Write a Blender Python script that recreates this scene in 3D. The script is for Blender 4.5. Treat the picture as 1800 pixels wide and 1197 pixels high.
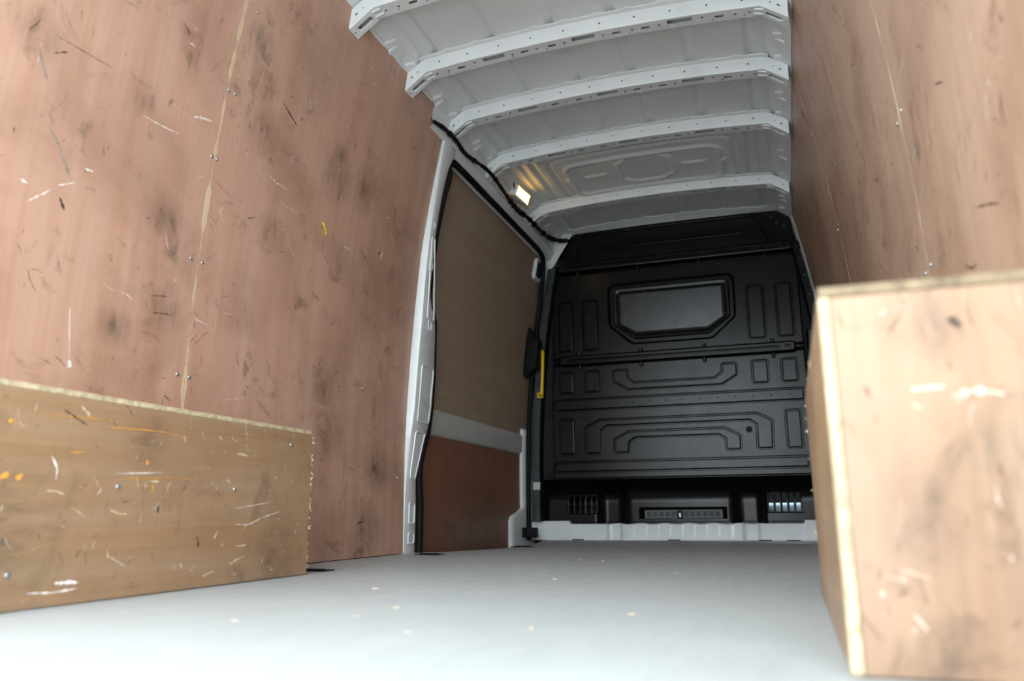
import bpy, math, random
from mathutils import Vector, Matrix
from mathutils.geometry import tessellate_polygon

# ------------------------------------------------------------------ clear
for o in list(bpy.data.objects):
    bpy.data.objects.remove(o, do_unlink=True)
scene = bpy.context.scene
COL = scene.collection

# ------------------------------------------------------------------ camera
yaw, pitch, roll = 0.32921, 0.21498, -0.006455
cy, sy, cp, sp = math.cos(yaw), math.sin(yaw), math.cos(pitch), math.sin(pitch)
fwd = Vector((-sy * cp, cy * cp, sp)); right = Vector((cy, sy, 0)); up = right.cross(fwd)
r2 = right * math.cos(roll) + up * math.sin(roll)
u2 = -right * math.sin(roll) + up * math.cos(roll)
cam_d = bpy.data.cameras.new('camera'); cam = bpy.data.objects.new('camera', cam_d); COL.objects.link(cam)
m = Matrix((( r2.x, u2.x, -fwd.x, 0.6), (r2.y, u2.y, -fwd.y, 0.0), (r2.z, u2.z, -fwd.z, 0.153), (0, 0, 0, 1)))
cam.matrix_world = m
cam_d.sensor_width = 36; cam_d.lens = 28.0; cam_d.clip_start = 0.02; cam_d.clip_end = 200
cam_d.dof.use_dof = True; cam_d.dof.focus_distance = 2.9; cam_d.dof.aperture_fstop = 2.6
scene.camera = cam

# ------------------------------------------------------------------ world: even overcast sky
w = bpy.data.worlds.new('World'); scene.world = w; w.use_nodes = True
bg = w.node_tree.nodes['Background']
bg.inputs[0].default_value = (0.855, 0.955, 1.0, 1); bg.inputs[1].default_value = 1.0
scene.view_settings.view_transform = 'Standard'; scene.view_settings.look = 'None'
scene.view_settings.gamma = 1.0; scene.view_settings.use_curve_mapping = False
scene.view_settings.exposure = 3.0

random.seed(7)
PI = math.pi
XC = -0.012            # centre line of the van
Y0, YB = 0.42, 4.80    # rear opening, bulkhead face

# ------------------------------------------------------------------ materials
class NT:
    def __init__(s, name):
        s.m = bpy.data.materials.new(name); s.m.use_nodes = True
        s.t = s.m.node_tree; s.b = s.t.nodes['Principled BSDF']
    def n(s, typ, **kw):
        nd = s.t.nodes.new(typ)
        for k, v in kw.items(): setattr(nd, k, v)
        return nd
    def l(s, a, b): s.t.links.new(a, b)
    def coord(s, kind, scale):
        tc = s.n('ShaderNodeTexCoord'); mp = s.n('ShaderNodeMapping')
        mp.inputs['Scale'].default_value = scale
        s.l(tc.outputs[kind], mp.inputs['Vector']); return mp.outputs[0]
    def noise(s, vec, scale, detail=4, rough=.55, dist=0.0):
        nd = s.n('ShaderNodeTexNoise'); s.l(vec, nd.inputs['Vector'])
        nd.inputs['Scale'].default_value = scale; nd.inputs['Detail'].default_value = detail
        nd.inputs['Roughness'].default_value = rough; nd.inputs['Distortion'].default_value = dist
        return nd.outputs['Fac']
    def ramp(s, fac, lo, hi, a=0.0, b=1.0):
        nd = s.n('ShaderNodeMapRange'); s.l(fac, nd.inputs[0])
        nd.inputs[1].default_value = lo; nd.inputs[2].default_value = hi
        nd.inputs[3].default_value = a; nd.inputs[4].default_value = b
        return nd.outputs[0]
    def mix(s, fac, a, b, mode='MIX'):
        nd = s.n('ShaderNodeMix', data_type='RGBA', blend_type=mode)
        for i, v in ((0, fac), (6, a), (7, b)):
            if isinstance(v, (int, float)): nd.inputs[i].default_value = v
            elif isinstance(v, tuple): nd.inputs[i].default_value = (*v, 1)
            else: s.l(v, nd.inputs[i])
        return nd.outputs[2]
    def math(s, op, a, b=None):
        nd = s.n('ShaderNodeMath', operation=op)
        for i, v in ((0, a), (1, b)):
            if v is None: continue
            if isinstance(v, (int, float)): nd.inputs[i].default_value = v
            else: s.l(v, nd.inputs[i])
        return nd.outputs[0]
    def bump(s, h, strength, dist):
        nd = s.n('ShaderNodeBump'); nd.inputs['Strength'].default_value = strength
        nd.inputs['Distance'].default_value = dist
        s.l(h, nd.inputs['Height']); s.l(nd.outputs[0], s.b.inputs['Normal'])
    def out(s, color=None, rough=None, metal=None, spec=None):
        for key, v in (('Base Color', color), ('Roughness', rough), ('Metallic', metal), ('Specular IOR Level', spec)):
            if v is None: continue
            if isinstance(v, tuple): s.b.inputs[key].default_value = (*v, 1)
            elif isinstance(v, (int, float)): s.b.inputs[key].default_value = v
            else: s.l(v, s.b.inputs[key])
        return s.m

def plain(name, col, rough=.5, metal=0.0, spec=.5, vary=.12, vscale=9.0):
    t = NT(name); v = t.coord('Object', (1, 1, 1)); f = t.noise(v, vscale, 5)
    lo = tuple(c * (1 - vary) for c in col); hi = tuple(min(1, c * (1 + vary)) for c in col)
    t.out(t.mix(t.ramp(f, .3, .7), lo, hi), t.ramp(f, .3, .7, rough * .85, min(1, rough * 1.15)), metal, spec)
    return t.m

def ply_mat(name, ca, cb, cpale, along='v', blobs=(), seams=(), wear=1.0, rough=.42):
    """varnished plywood: uv is in metres, grain runs along u or v"""
    t = NT(name)
    def sc(across, al): return (across, al, 1) if along == 'v' else (al, across, 1)
    grain = t.noise(t.coord('UV', sc(95, 2.2)), 1, 4, .65)
    wide = t.noise(t.coord('UV', sc(14, .8)), 1, 3, .6)
    c = t.mix(t.ramp(grain, .25, .75), ca, cb)
    c = t.mix(t.ramp(wide, .35, .75, 0, .6), c, cpale)
    uv = t.coord('UV', (1, 1, 1))
    cloud = t.noise(uv, 2.3, 5, .6, .4)
    c = t.mix(t.ramp(cloud, .45, .75, 0, .42 * wear), c, (.165, .078, .045))
    stain = t.noise(uv, 7.5, 6, .68, .8)
    c = t.mix(t.ramp(stain, .58, .76, 0, .62 * wear), c, (.085, .052, .034))
    scuff = t.noise(t.coord('UV', sc(34, 13)), 1, 6, .72, .5)
    c = t.mix(t.ramp(scuff, .64, .72, 0, .70 * wear), c, (.065, .042, .030))
    for k, (bu, bv, br) in enumerate(blobs):
        d = t.n('ShaderNodeVectorMath', operation='DISTANCE'); t.l(uv, d.inputs[0]); d.inputs[1].default_value = (bu, bv, 0)
        f = t.ramp(d.outputs['Value'], br * .1, br * 1.25, .75, 0)
        f = t.math('MULTIPLY', f, t.ramp(scuff, .42, .62, .25, 1))
        c = t.mix(f, c, (.088, .068, .045) if k % 3 == 0 else (.10, .058, .038))
    pale = t.noise(t.coord('UV', (26, 70, 1)), 1, 3, .5, 1.2)
    c = t.mix(t.ramp(pale, .735, .775, 0, .45 * wear), c, (.62, .46, .36))
    pale2 = t.noise(t.coord('UV', (120, 24, 1)), 1, 3, .5, .6)
    c = t.mix(t.ramp(pale2, .74, .78, 0, .40 * wear), c, (.66, .52, .42))
    if seams:
        sep = t.n('ShaderNodeSeparateXYZ'); t.l(uv, sep.inputs[0])
        chip = t.noise(t.coord('UV', (3, 5.5, 1)), 1, 4, .6)
        for s_ in seams:
            dist = t.math('ABSOLUTE', t.math('SUBTRACT', sep.outputs[0], s_))
            wid = t.ramp(chip, .44, .60, .0003, .0105)
            f = t.math('LESS_THAN', dist, wid)
            c = t.mix(f, c, (.66, .50, .33))
    r = t.ramp(stain, .35, .75, rough - .06, rough + .16)
    t.out(c, r, 0, .5); t.bump(grain, .12, .004)
    return t.m

LB = [(1.545,.914,.06),(1.98,1.013,.07),(1.836,1.452,.07),(1.785,1.539,.06),(1.11,1.174,.06),(1.415,1.164,.04),(2.29,1.319,.09),(2.484,1.351,.09),
      (1.863,1.304,.08),(2.291,1.417,.05),(2.752,1.095,.05),(1.588,.68,.07),(1.438,.596,.05),(2.401,.439,.09),(2.757,.327,.09),(2.355,.582,.06),(2.68,.1,.12)]
M = {}
M['ply_left'] = ply_mat('red-brown plywood', (.44, .240, .167), (.51, .296, .213), (.575, .392, .306), 'v', LB, (1.69,), 1.25)
M['ply_right'] = ply_mat('weathered plywood', (.41, .245, .165), (.48, .305, .215), (.54, .385, .29), 'v', (), (1.69, 3.08), 1.25)
M['ply_door_low'] = ply_mat('dark red plywood', (.20, .085, .052), (.25, .11, .068), (.28, .125, .08), 'v', ((3.9, .05, .3), (4.1, .12, .2)), (), .8)
M['ply_door_up'] = ply_mat('raw tan plywood', (.31, .232, .168), (.355, .272, .20), (.385, .30, .225), 'u', (), (), .12, .55)
M['ply_box'] = ply_mat('yellow-brown plywood', (.265, .152, .078), (.33, .20, .108), (.36, .255, .175), 'u', ((.98, .12, .14), (1.3, .30, .06), (1.75, .05, .12)), (), .85)
M['ply_box_pale'] = ply_mat('worn plywood', (.265, .158, .090), (.33, .21, .128), (.37, .27, .195), 'v', ((.80,.2,.05),(.74,.33,.04),(.72,.15,.05),(.84,.1,.06)), (), 1.5)
M['ply_edge_dirty'] = plain('grimy plywood edge', (.20, .155, .10), .85, 0, .3, .5, 45)
M['ply_edge'] = plain('raw plywood edge', (.46, .375, .24), .8, 0, .3, .35, 60)
def floor_mat():
    t = NT('grey phenolic floor'); v = t.coord('Object', (1, 1, 1))
    a = t.noise(v, 3.0, 5, .6); b = t.noise(t.coord('Object', (9, 2.5, 1)), 3, 5, .65); s = t.noise(t.coord('Object', (90, 14, 1)), 1, 4, .6)
    c = t.mix(t.ramp(a, .3, .7), (.36, .38, .385), (.40, .42, .42))
    c = t.mix(t.ramp(b, .50, .75, 0, .25), c, (.31, .32, .315))
    c = t.mix(t.ramp(s, .68, .76, 0, .35), c, (.20, .20, .19))
    p = t.noise(t.coord('Object', (22, 60, 1)), 1, 2, .5); c = t.mix(t.ramp(p, .745, .78, 0, .5), c, (.66, .66, .62))
    ch = t.n('ShaderNodeTexChecker'); t.l(v, ch.inputs['Vector']); ch.inputs['Scale'].default_value = 260
    t.out(c, t.ramp(b, .3, .7, .38, .58), 0, .5); t.bump(ch.outputs['Fac'], .25, .001)
    return t.m
M['floor'] = floor_mat()
M['paint'] = plain('white body paint', (.70, .735, .75), .30, 0, .5, .04, 5)
M['roof'] = plain('body paint on roof skin', (.70, .735, .75), .42, 0, .4, .04, 4)
M['strip'] = plain('light grey door strip', (.50, .50, .49), .5, 0, .4, .06, 8)
def black_mat(name, c0, c1, r0, r1, spec=.24):
    t = NT(name); v = t.coord('Object', (1, 1, 1)); a = t.noise(v, 14, 6, .65); s = t.noise(t.coord('Object', (90, 90, 40)), 1, 4, .6)
    c = t.mix(t.ramp(a, .35, .75), c0, c1)
    c = t.mix(t.ramp(s, .72, .78, 0, .3), c, (.10, .10, .10))
    t.out(c, t.ramp(a, .35, .7, r0, r1), 0, spec); return t.m
M['black'] = black_mat('black moulded plastic', (.0022, .0025, .0028), (.0036, .004, .0044), .22, .28)
M['pane'] = black_mat('satin black blanking panel', (.008, .009, .011), (.013, .015, .017), .22, .30, .34)
M['rubber'] = plain('black rubber', (.005, .005, .0055), .62, 0, .18)
M['steel'] = plain('dark grey steel strip', (.036, .041, .046), .42, .3, .5, .2, 14)
M['zinc'] = plain('zinc screw head', (.40, .41, .43), .45, .9, .5)
M['yellow'] = plain('yellow plastic', (.78, .48, .012), .4, 0, .5, .08)
M['tape'] = plain('bright yellow tape', (.88, .70, .02), .35)
M['grille'] = plain('grey tray grille', (.115, .12, .122), .5, 0, .4)
M['dgrey'] = plain('dark grey insert', (.040, .042, .044), .55, 0, .4)
M['bluegrey'] = plain('pale blue duct', (.42, .55, .64), .45, 0, .5)
M['white_plastic'] = plain('white plastic', (.72, .72, .70), .45, 0, .4)
M['orange_foam'] = plain('orange tape', (.75, .28, .04), .6)
M['ground'] = plain('pale concrete yard', (.50, .50, .49), .9, 0, .2, .15, 2)
MARK = {'tan': (.66, .47, .28), 'white': (.74, .68, .64), 'grey': (.29, .225, .185), 'dark': (.075, .05, .036), 'brown': (.16, .085, .05), 'red': (.28, .07, .03),
        'cream': (.58, .45, .28), 'pale': (.48, .40, .33), 'orange': (.62, .30, .05)}
for k, v in MARK.items(): M['mk_' + k] = plain('scuff ' + k, v, .6, 0, .3, .25, 40)
t = NT('lit lamp lens'); t.b.inputs['Emission Color'].default_value = (1.0, .56, .11, 1); t.b.inputs['Emission Strength'].default_value = 1.1
M['lens'] = t.out((.9, .85, .75), .4)

# ------------------------------------------------------------------ mesh helpers
def origin_of(o):
    v = Vector((0, 0, 0))
    while o is not None: v += o.location; o = o.parent
    return v
def tag(o, label=None, cat=None, group=None, kind=None):
    if label: o['label'] = label
    if cat: o['category'] = cat
    if group: o['group'] = group
    if kind: o['kind'] = kind
    return o
def empty(name, loc, label=None, cat=None, group=None, kind=None):
    o = bpy.data.objects.new(name, None); COL.objects.link(o); o.location = loc; o.empty_display_size = .05
    return tag(o, label, cat, group, kind)
class MB:
    def __init__(s): s.v = []; s.f = []; s.mi = []; s.uv = {}
    def add(s, verts, faces, mi=0):
        b = len(s.v); s.v += [tuple(v) for v in verts]
        for f in faces: s.f.append(tuple(b + i for i in f)); s.mi.append(mi)
        return b
    def box(s, a, b, mi=0):
        (x0, y0, z0), (x1, y1, z1) = a, b
        v = [(x0,y0,z0),(x1,y0,z0),(x1,y1,z0),(x0,y1,z0),(x0,y0,z1),(x1,y0,z1),(x1,y1,z1),(x0,y1,z1)]
        s.add(v, [(0,3,2,1),(4,5,6,7),(0,1,5,4),(1,2,6,5),(2,3,7,6),(3,0,4,7)], mi)
    def grid(s, rows, mi=0, close=False):
        n = len(rows[0]); v = [p for r in rows for p in r]; f = []
        for i in range(len(rows) - 1):
            for j in range(n - 1 + (1 if close else 0)):
                k = (j + 1) % n
                f.append((i*n+j, i*n+k, (i+1)*n+k, (i+1)*n+j))
        return s.add(v, f, mi)
    def loft(s, rings, mi=0, cap0=False, cap1=True):
        s.grid(rings, mi, True)
        if cap1: s.add(rings[-1], [tuple(range(len(rings[-1])))], mi)
        if cap0: s.add(rings[0], [tuple(reversed(range(len(rings[0]))))], mi)
    def tess(s, outer, holes, fn, mi=0):
        polys = [[Vector((p[0] * 100, p[1] * 100, 0)) for p in poly] for poly in [outer] + list(holes)]     # centimetres: the filler drops tiny holes otherwise
        tr = tessellate_polygon(polys); flat = [p for poly in polys for p in poly]
        s.add([fn(p.x / 100, p.y / 100) for p in flat], [tuple(x) for x in tr], mi)
    def tube(s, pts, r, n=8, mi=0, cap=True):
        rad = r if callable(r) else (lambda i: r)
        rings = []; P = [Vector(p) for p in pts]; prev = None
        for i, p in enumerate(P):
            d = (P[min(i+1, len(P)-1)] - P[max(i-1, 0)]).normalized()
            if prev is None:
                a = Vector((0, 0, 1)) if abs(d.z) < .9 else Vector((1, 0, 0)); u = d.cross(a).normalized()
            else: u = (prev - d * prev.dot(d)).normalized()
            prev = u; v = d.cross(u)
            rr = rad(i); ra, rb = rr if isinstance(rr, tuple) else (rr, rr)
            rings.append([p + u * ra * math.cos(2*PI*k/n) + v * rb * math.sin(2*PI*k/n) for k in range(n)])
        s.loft(rings, mi, cap, cap)
    def build(s, name, mat, parent=None, loc=None, smooth=None, uvf=None, bevel=0):
        o0 = origin_of(parent) if parent is not None else (Vector(loc) if loc else Vector((0, 0, 0)))
        if parent is not None and loc: o0 = o0 + Vector(loc)
        me = bpy.data.meshes.new(name)
        me.from_pydata([tuple(Vector(v) - o0) for v in s.v], [], s.f)
        for mm in (mat if isinstance(mat, (list, tuple)) else [mat]): me.materials.append(M[mm])
        for p, k in zip(me.polygons, s.mi): p.material_index = k
        if uvf:
            ul = me.uv_layers.new(name='UVMap')
            for li, lp in enumerate(me.loops): ul.data[li].uv = uvf(*s.v[lp.vertex_index])
        if smooth is not None:
            for p in me.polygons: p.use_smooth = True
            me.set_sharp_from_angle(angle=math.radians(smooth))
        me.update()
        o = bpy.data.objects.new(name, me); COL.objects.link(o)
        if parent is not None: o.parent = parent; o.location = loc or (0, 0, 0)
        else: o.location = o0
        if bevel:
            b = o.modifiers.new('bevel', 'BEVEL'); b.width = bevel; b.segments = 2; b.limit_method = 'ANGLE'
        return o
# merge vertices for smooth shading
def weld(mb):
    idx = {}; nv = []; mp = []
    for v in mb.v:
        k = tuple(round(c, 5) for c in v)
        if k not in idx: idx[k] = len(nv); nv.append(v)
        mp.append(idx[k])
    mb.v = nv; mb.f = [tuple(mp[i] for i in f) for f in mb.f]
    return mb
def share(name, src, parent, loc, rot=(0, 0, 0), scale=None):
    o = bpy.data.objects.new(name, src.data); COL.objects.link(o); o.parent = parent
    o.location = Vector(loc) - origin_of(parent); o.rotation_euler = rot
    if scale: o.scale = scale
    return o
def area(P): return sum(P[i][0]*P[(i+1) % len(P)][1] - P[(i+1) % len(P)][0]*P[i][1] for i in range(len(P))) / 2
def rpoly(P, r, n=4):
    """round the corners of a polygon (counter-clockwise result)"""
    P = [Vector(p) for p in P]
    if area(P) < 0: P.reverse()
    out = []; N = len(P); rs = r if isinstance(r, (list, tuple)) else [r] * N
    for i in range(N):
        a, b, c = P[i-1], P[i], P[(i+1) % N]; e1 = (a - b); e2 = (c - b); l1, l2 = e1.length, e2.length; e1 /= l1; e2 /= l2
        ang = math.acos(max(-1, min(1, e1.dot(e2)))); tlen = min(rs[i] / math.tan(ang / 2), .49 * l1, .49 * l2)
        p1, p2 = b + e1 * tlen, b + e2 * tlen
        for k in range(n + 1):
            q = k / n; out.append(tuple(p1 * (1-q)**2 + b * 2*q*(1-q) + p2 * q*q))
    return out
def inset(P, d):
    N = len(P); out = []
    for i in range(N):
        a, b, c = Vector(P[i-1]), Vector(P[i]), Vector(P[(i+1) % N])
        e1 = (b - a).normalized(); e2 = (c - b).normalized(); n1 = Vector((-e1.y, e1.x)); n2 = Vector((-e2.y, e2.x))
        mm = n1 + n2; k = mm.dot(n1); out.append(tuple(b + mm * (d / k if abs(k) > .2 else 0)))
    return out
def rect(x0, x1, z0, z1, r=.01, n=4): return rpoly([(x0, z0), (x1, z0), (x1, z1), (x0, z1)], r, n)
def circ(x, z, r, n=8, rz=None): return [(x + r*math.cos(2*PI*k/n), z + (rz or r)*math.sin(2*PI*k/n)) for k in range(n)]
def lerp(a, b, t): return a + (b - a) * t
def table(T, z):
    if z <= T[0][0]: return T[0][1]
    for (a, va), (b, vb) in zip(T, T[1:]):
        if z <= b:
            q = (z - a) / (b - a); return lerp(va, vb, q)
    return T[-1][1]
def sstep(a, b, x):
    q = max(0, min(1, (x - a) / (b - a))); return q*q*(3-2*q)
def frange(a, b, n): return [a + (b - a) * i / n for i in range(n + 1)]
def spline(P, n=6):
    P = [Vector(p) for p in P]; out = []
    for i in range(len(P) - 1):
        p0, p1, p2, p3 = P[max(i-1, 0)], P[i], P[i+1], P[min(i+2, len(P)-1)]
        for k in range(n):
            q = k / n
            out.append(.5 * ((2*p1) + (p2-p0)*q + (2*p0-5*p1+4*p2-p3)*q*q + (3*p1-p0-3*p2+p3)*q**3))
    out.append(P[-1]); return out
def xw(z): return .895 - .075 * max(0, z - .4) ** 2          # inner face of the side walls, they lean in towards the roof
YZ = lambda x, y, z: (y, z)

# ------------------------------------------------------------------ outside ground
g = MB(); g.box((-30, -40, -.75), (30, 40, -.68)); tag(g.build('ground', 'ground'), kind='structure')

# ------------------------------------------------------------------ floor
fl = MB()
fo = [(-.905, Y0), (.905, Y0), (.905, 4.79), (-.80, 4.79), (-.795, 4.62), (-.72, 4.25), (-.675, 3.85), (-.665, 3.62), (-.72, 3.42), (-.80, 3.2), (-.905, 3.12)]
fl.tess(fo, [], lambda x, y: (x, y, 0)); fl.tess(fo, [], lambda x, y: (x, y, -.018))
fl.grid([[(x, y, 0) for x, y in fo], [(x, y, -.018) for x, y in fo]], 0, True)
floor = tag(fl.build('floor', 'floor'), kind='structure')
fb = MB(); fb.box((-1.0, Y0, -.16), (1.0, 5.5, -.12)); fb.build('under_floor', 'rubber', floor)
tp = None
for (px, py, rz) in ((-.762, 2.964, 0), (-.632, 3.74, 0), (-.70, 2.04, 0)):
    if tp is None:
        b = MB(); ring = rect(-.055, .055, -.035, .035, .012)
        b.loft([[(x, y, .0002) for x, y in ring], [(x, y, .0025) for x, y in inset(ring, .001)], [(x, y, .0025) for x, y in inset(ring, .008)], [(x, y, .0008) for x, y in inset(ring, .011)]])
        b.tube([(-.04, 0, .0035), (.04, 0, .0035)], .003, 6)
        tp = b.build('tie_down_pocket', 'rubber', floor, (px, py, 0)); tp.location = (px, py, 0)
        for v in tp.data.vertices: v.co += Vector((px, py, 0))
    else: share('tie_down_pocket', tp, floor, (px, py, 0))

# ------------------------------------------------------------------ side walls
def profile_sheet(mb, side, y0, y1, z0, z1, off, thick, n=18, mi=0, mie=0, ytop=None):
    """a sheet bent to the wall's curve; off > 0 lies further out"""
    zs = frange(z0, z1, n); s = side
    ins = [[(s*(xw(z)+off), y, z) for z in zs] for y in (y0, y1)]
    outs = [[(s*(xw(z)+off+thick), y, z) for z in zs] for y in (y0, y1)]
    mb.grid(ins, mi); mb.grid(outs, mi)
    for k in (0, 1): mb.grid([ins[k], outs[k]], mie)
    mb.grid([[ins[0][-1], ins[1][-1]], [outs[0][-1], outs[1][-1]]], mie)
    mb.grid([[ins[0][0], ins[1][0]], [outs[0][0], outs[1][0]]], mie)
screw_src = None
def screw(parent, loc, rot, r=.0052):
    global screw_src
    if screw_src is None:
        b = MB(); rings = [[(rr*math.cos(2*PI*k/10), rr*math.sin(2*PI*k/10), h) for k in range(10)] for rr, h in ((r, 0), (r, .0012), (r*.72, .0030), (r*.3, .0034), (r*.25, .0018))]
        b.loft(rings); screw_src = b.build('screw_head', 'zinc', smooth=40); screw_src.parent = parent
        screw_src.location = Vector(loc) - origin_of(parent); screw_src.rotation_euler = rot; return screw_src
    return share('screw_head', screw_src, parent, loc, rot)
def ribbon(mb, pts, wd, mi, fn, lift):
    """an irregular tapered scuff along (u, v) points"""
    ln = sum((Vector(a) - Vector(c)).length for a, c in zip(pts, pts[1:])) / max(1, len(pts) - 1)
    P = [Vector(p) for p in spline([(a, b, 0) for a, b in pts], max(3, min(14, int(ln / .004))))]; L = []; R_ = []; n = len(P)
    for i, p in enumerate(P):
        d = (P[min(i+1, n-1)] - P[max(i-1, 0)]).normalized(); nn = Vector((-d.y, d.x, 0))
        h = wd * .5 * (math.sin(PI * (i + .35) / (n - .3)) ** .6) * random.uniform(.15, 1.1)
        o1, o2 = random.uniform(.5, 1), random.uniform(.5, 1)
        L.append(fn(p.x + nn.x*h*o1, p.y + nn.y*h*o1, lift)); R_.append(fn(p.x - nn.x*h*o2, p.y - nn.y*h*o2, lift))
    mb.grid([L, R_], mi)
def marks(parent, items, fn, name='scuff_marks', lift=.0006):
    cols = sorted(set(c for c, _, _ in items)); b = MB()
    for c, wd, pts in items: ribbon(b, pts, wd, cols.index(c), fn, lift)
    o = b.build(name, ['mk_' + c for c in cols], parent); o['kind'] = 'stuff'; return o
def rand_marks(n, y0, y1, z0, z1, cols, lmax=.06, vertical=.5, wmax=.004):
    out = []
    for _ in range(n):
        y, z = random.uniform(y0, y1), random.uniform(z0, z1); l = random.uniform(.006, lmax) * random.random() + .006
        a = random.gauss(PI/2, .5) if random.random() < vertical else random.uniform(0, PI)
        bend = random.uniform(-.3, .3); my, mz = y + .5*l*math.cos(a+bend), z + .5*l*math.sin(a+bend)
        out.append((random.choice(cols), random.uniform(.0012, wmax), [(y, z), (my, mz), (y + l*math.cos(a), z + l*math.sin(a))]))
    return out
def skin(name, side):
    b = MB(); zs = frange(-.2, 2.06, 12); s = side
    b.grid([[(s*(xw(max(0, z)) + .075), y, z) for z in zs] for y in (Y0, 4.99)])
    b.grid([[(s*(xw(max(0, z)) + .09), y, z) for z in zs] for y in (Y0, 4.99)])
    for y in (Y0 - .002, Y0 + .02):
        b.grid([[(s*(xw(max(0, z)) - .004), y, z) for z in zs], [(s*(xw(max(0, z)) + .09), y, z) for z in zs]])
    return tag(b.build(name, 'paint', smooth=40), kind='structure')
wall_left = skin('wall_left', -1); wall_right = skin('wall_right', 1)
lw = lambda y, z, h: (-(xw(z) - h), y, z)
rw = lambda y, z, h: (xw(z) - h, y, z)
def ply(side, y0, y1, ztop, mat, parent, notch=None):
    b = MB()
    if notch:
        ya, zn = notch
        profile_sheet(b, side, y0, ya, .003, ztop, 0, .011, mie=1); profile_sheet(b, side, ya, y1, .003, zn, 0, .011, mie=1)
    else: profile_sheet(b, side, y0, y1, .003, ztop, 0, .011, mie=1)
    return b.build('ply_panel', [mat, 'ply_edge'], parent, smooth=30, uvf=YZ)
lp1 = ply(-1, Y0, 1.6892, 1.90, 'ply_left', wall_left)
HP = [(2.652,1.146),(2.660,1.139),(2.668,1.146),(2.672,1.158),(2.664,1.166),(2.652,1.162),(2.640,1.150)]     # torn hole through the sheet
def holed_sheet():
    b = MB(); y0, y1, ya, zt_, zn, T_ = 1.6908, 3.004, 2.87, 1.90, 1.82, .011
    ys_ = [y0, 2.63, 2.68, ya, y1]; zs_ = sorted(set(frange(.003, 1.13, 11) + [1.13, 1.175] + frange(1.175, zn, 7) + [1.86, zt_]))
    P_ = lambda y, z, h: (-(xw(z) + h), y, z); inq = lambda y, z: y0 < y < y1 and .003 < z < (zt_ if y < ya else zn)
    for ya_, yb_ in zip(ys_, ys_[1:]):
        for za, zb in zip(zs_, zs_[1:]):
            ym, zm = (ya_ + yb_) / 2, (za + zb) / 2
            if not inq(ym, zm): continue
            for h in (0, T_):
                if ya_ == 2.63 and za == 1.13: b.tess([(ya_, za), (yb_, za), (yb_, zb), (ya_, zb)], [HP], lambda y, z: P_(y, z, h))
                else: b.add([P_(y, z, h) for y, z in ((ya_, za), (yb_, za), (yb_, zb), (ya_, zb))], [(0, 1, 2, 3)])
            for (p, q), out_ in ((((ya_, za), (ya_, zb)), (ya_ - .001, zm)), (((yb_, za), (yb_, zb)), (yb_ + .001, zm)), (((ya_, zb), (yb_, zb)), (ym, zb + .001)), (((ya_, za), (yb_, za)), (ym, za - .001))):
                if not inq(*out_): b.add([P_(*p, 0), P_(*q, 0), P_(*q, T_), P_(*p, T_)], [(0, 1, 2, 3)], 1)
    b.grid([[P_(y, z, 0) for y, z in HP], [P_(y, z, T_) for y, z in HP]], 1, True)
    return weld(b).build('ply_panel', ['ply_left', 'ply_edge'], wall_left, smooth=30, uvf=YZ)
lp2 = holed_sheet()
rp1 = ply(1, Y0, 1.6892, 1.955, 'ply_right', wall_right)
rp2 = ply(1, 1.6908, 3.0792, 1.955, 'ply_right', wall_right)
rp3 = ply(1, 3.0808, 4.725, 1.93, 'ply_right', wall_right)
LS = [(1.696,1.341),(1.723,1.343),(1.678,1.133),(1.699,1.134),(1.660,.833),(1.704,.834),(1.66,.517),(1.705,.516),(1.676,1.613),(1.743,1.611),(2.403,1.73),(2.62,.62),(2.93,.30),(2.96,1.35),(1.66,.2),(1.72,.2)]
for (y, z) in LS: screw(lp1 if y < 1.69 else lp2, lw(y, z, .0), (0, PI/2 - .12*max(0, z-.4), 0))
for y, z in ((1.66,1.3),(1.72,1.3),(1.66,.95),(1.72,.95),(1.66,.62),(1.72,.62),(3.05,1.6),(3.11,1.6),(3.05,1.2),(3.11,1.2),(3.05,.8),(3.11,.8)):
    screw(rp1 if y < 1.69 else (rp2 if y < 3.08 else rp3), rw(y, z, 0), (0, -PI/2 + .12*max(0, z-.4), 0))
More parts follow.
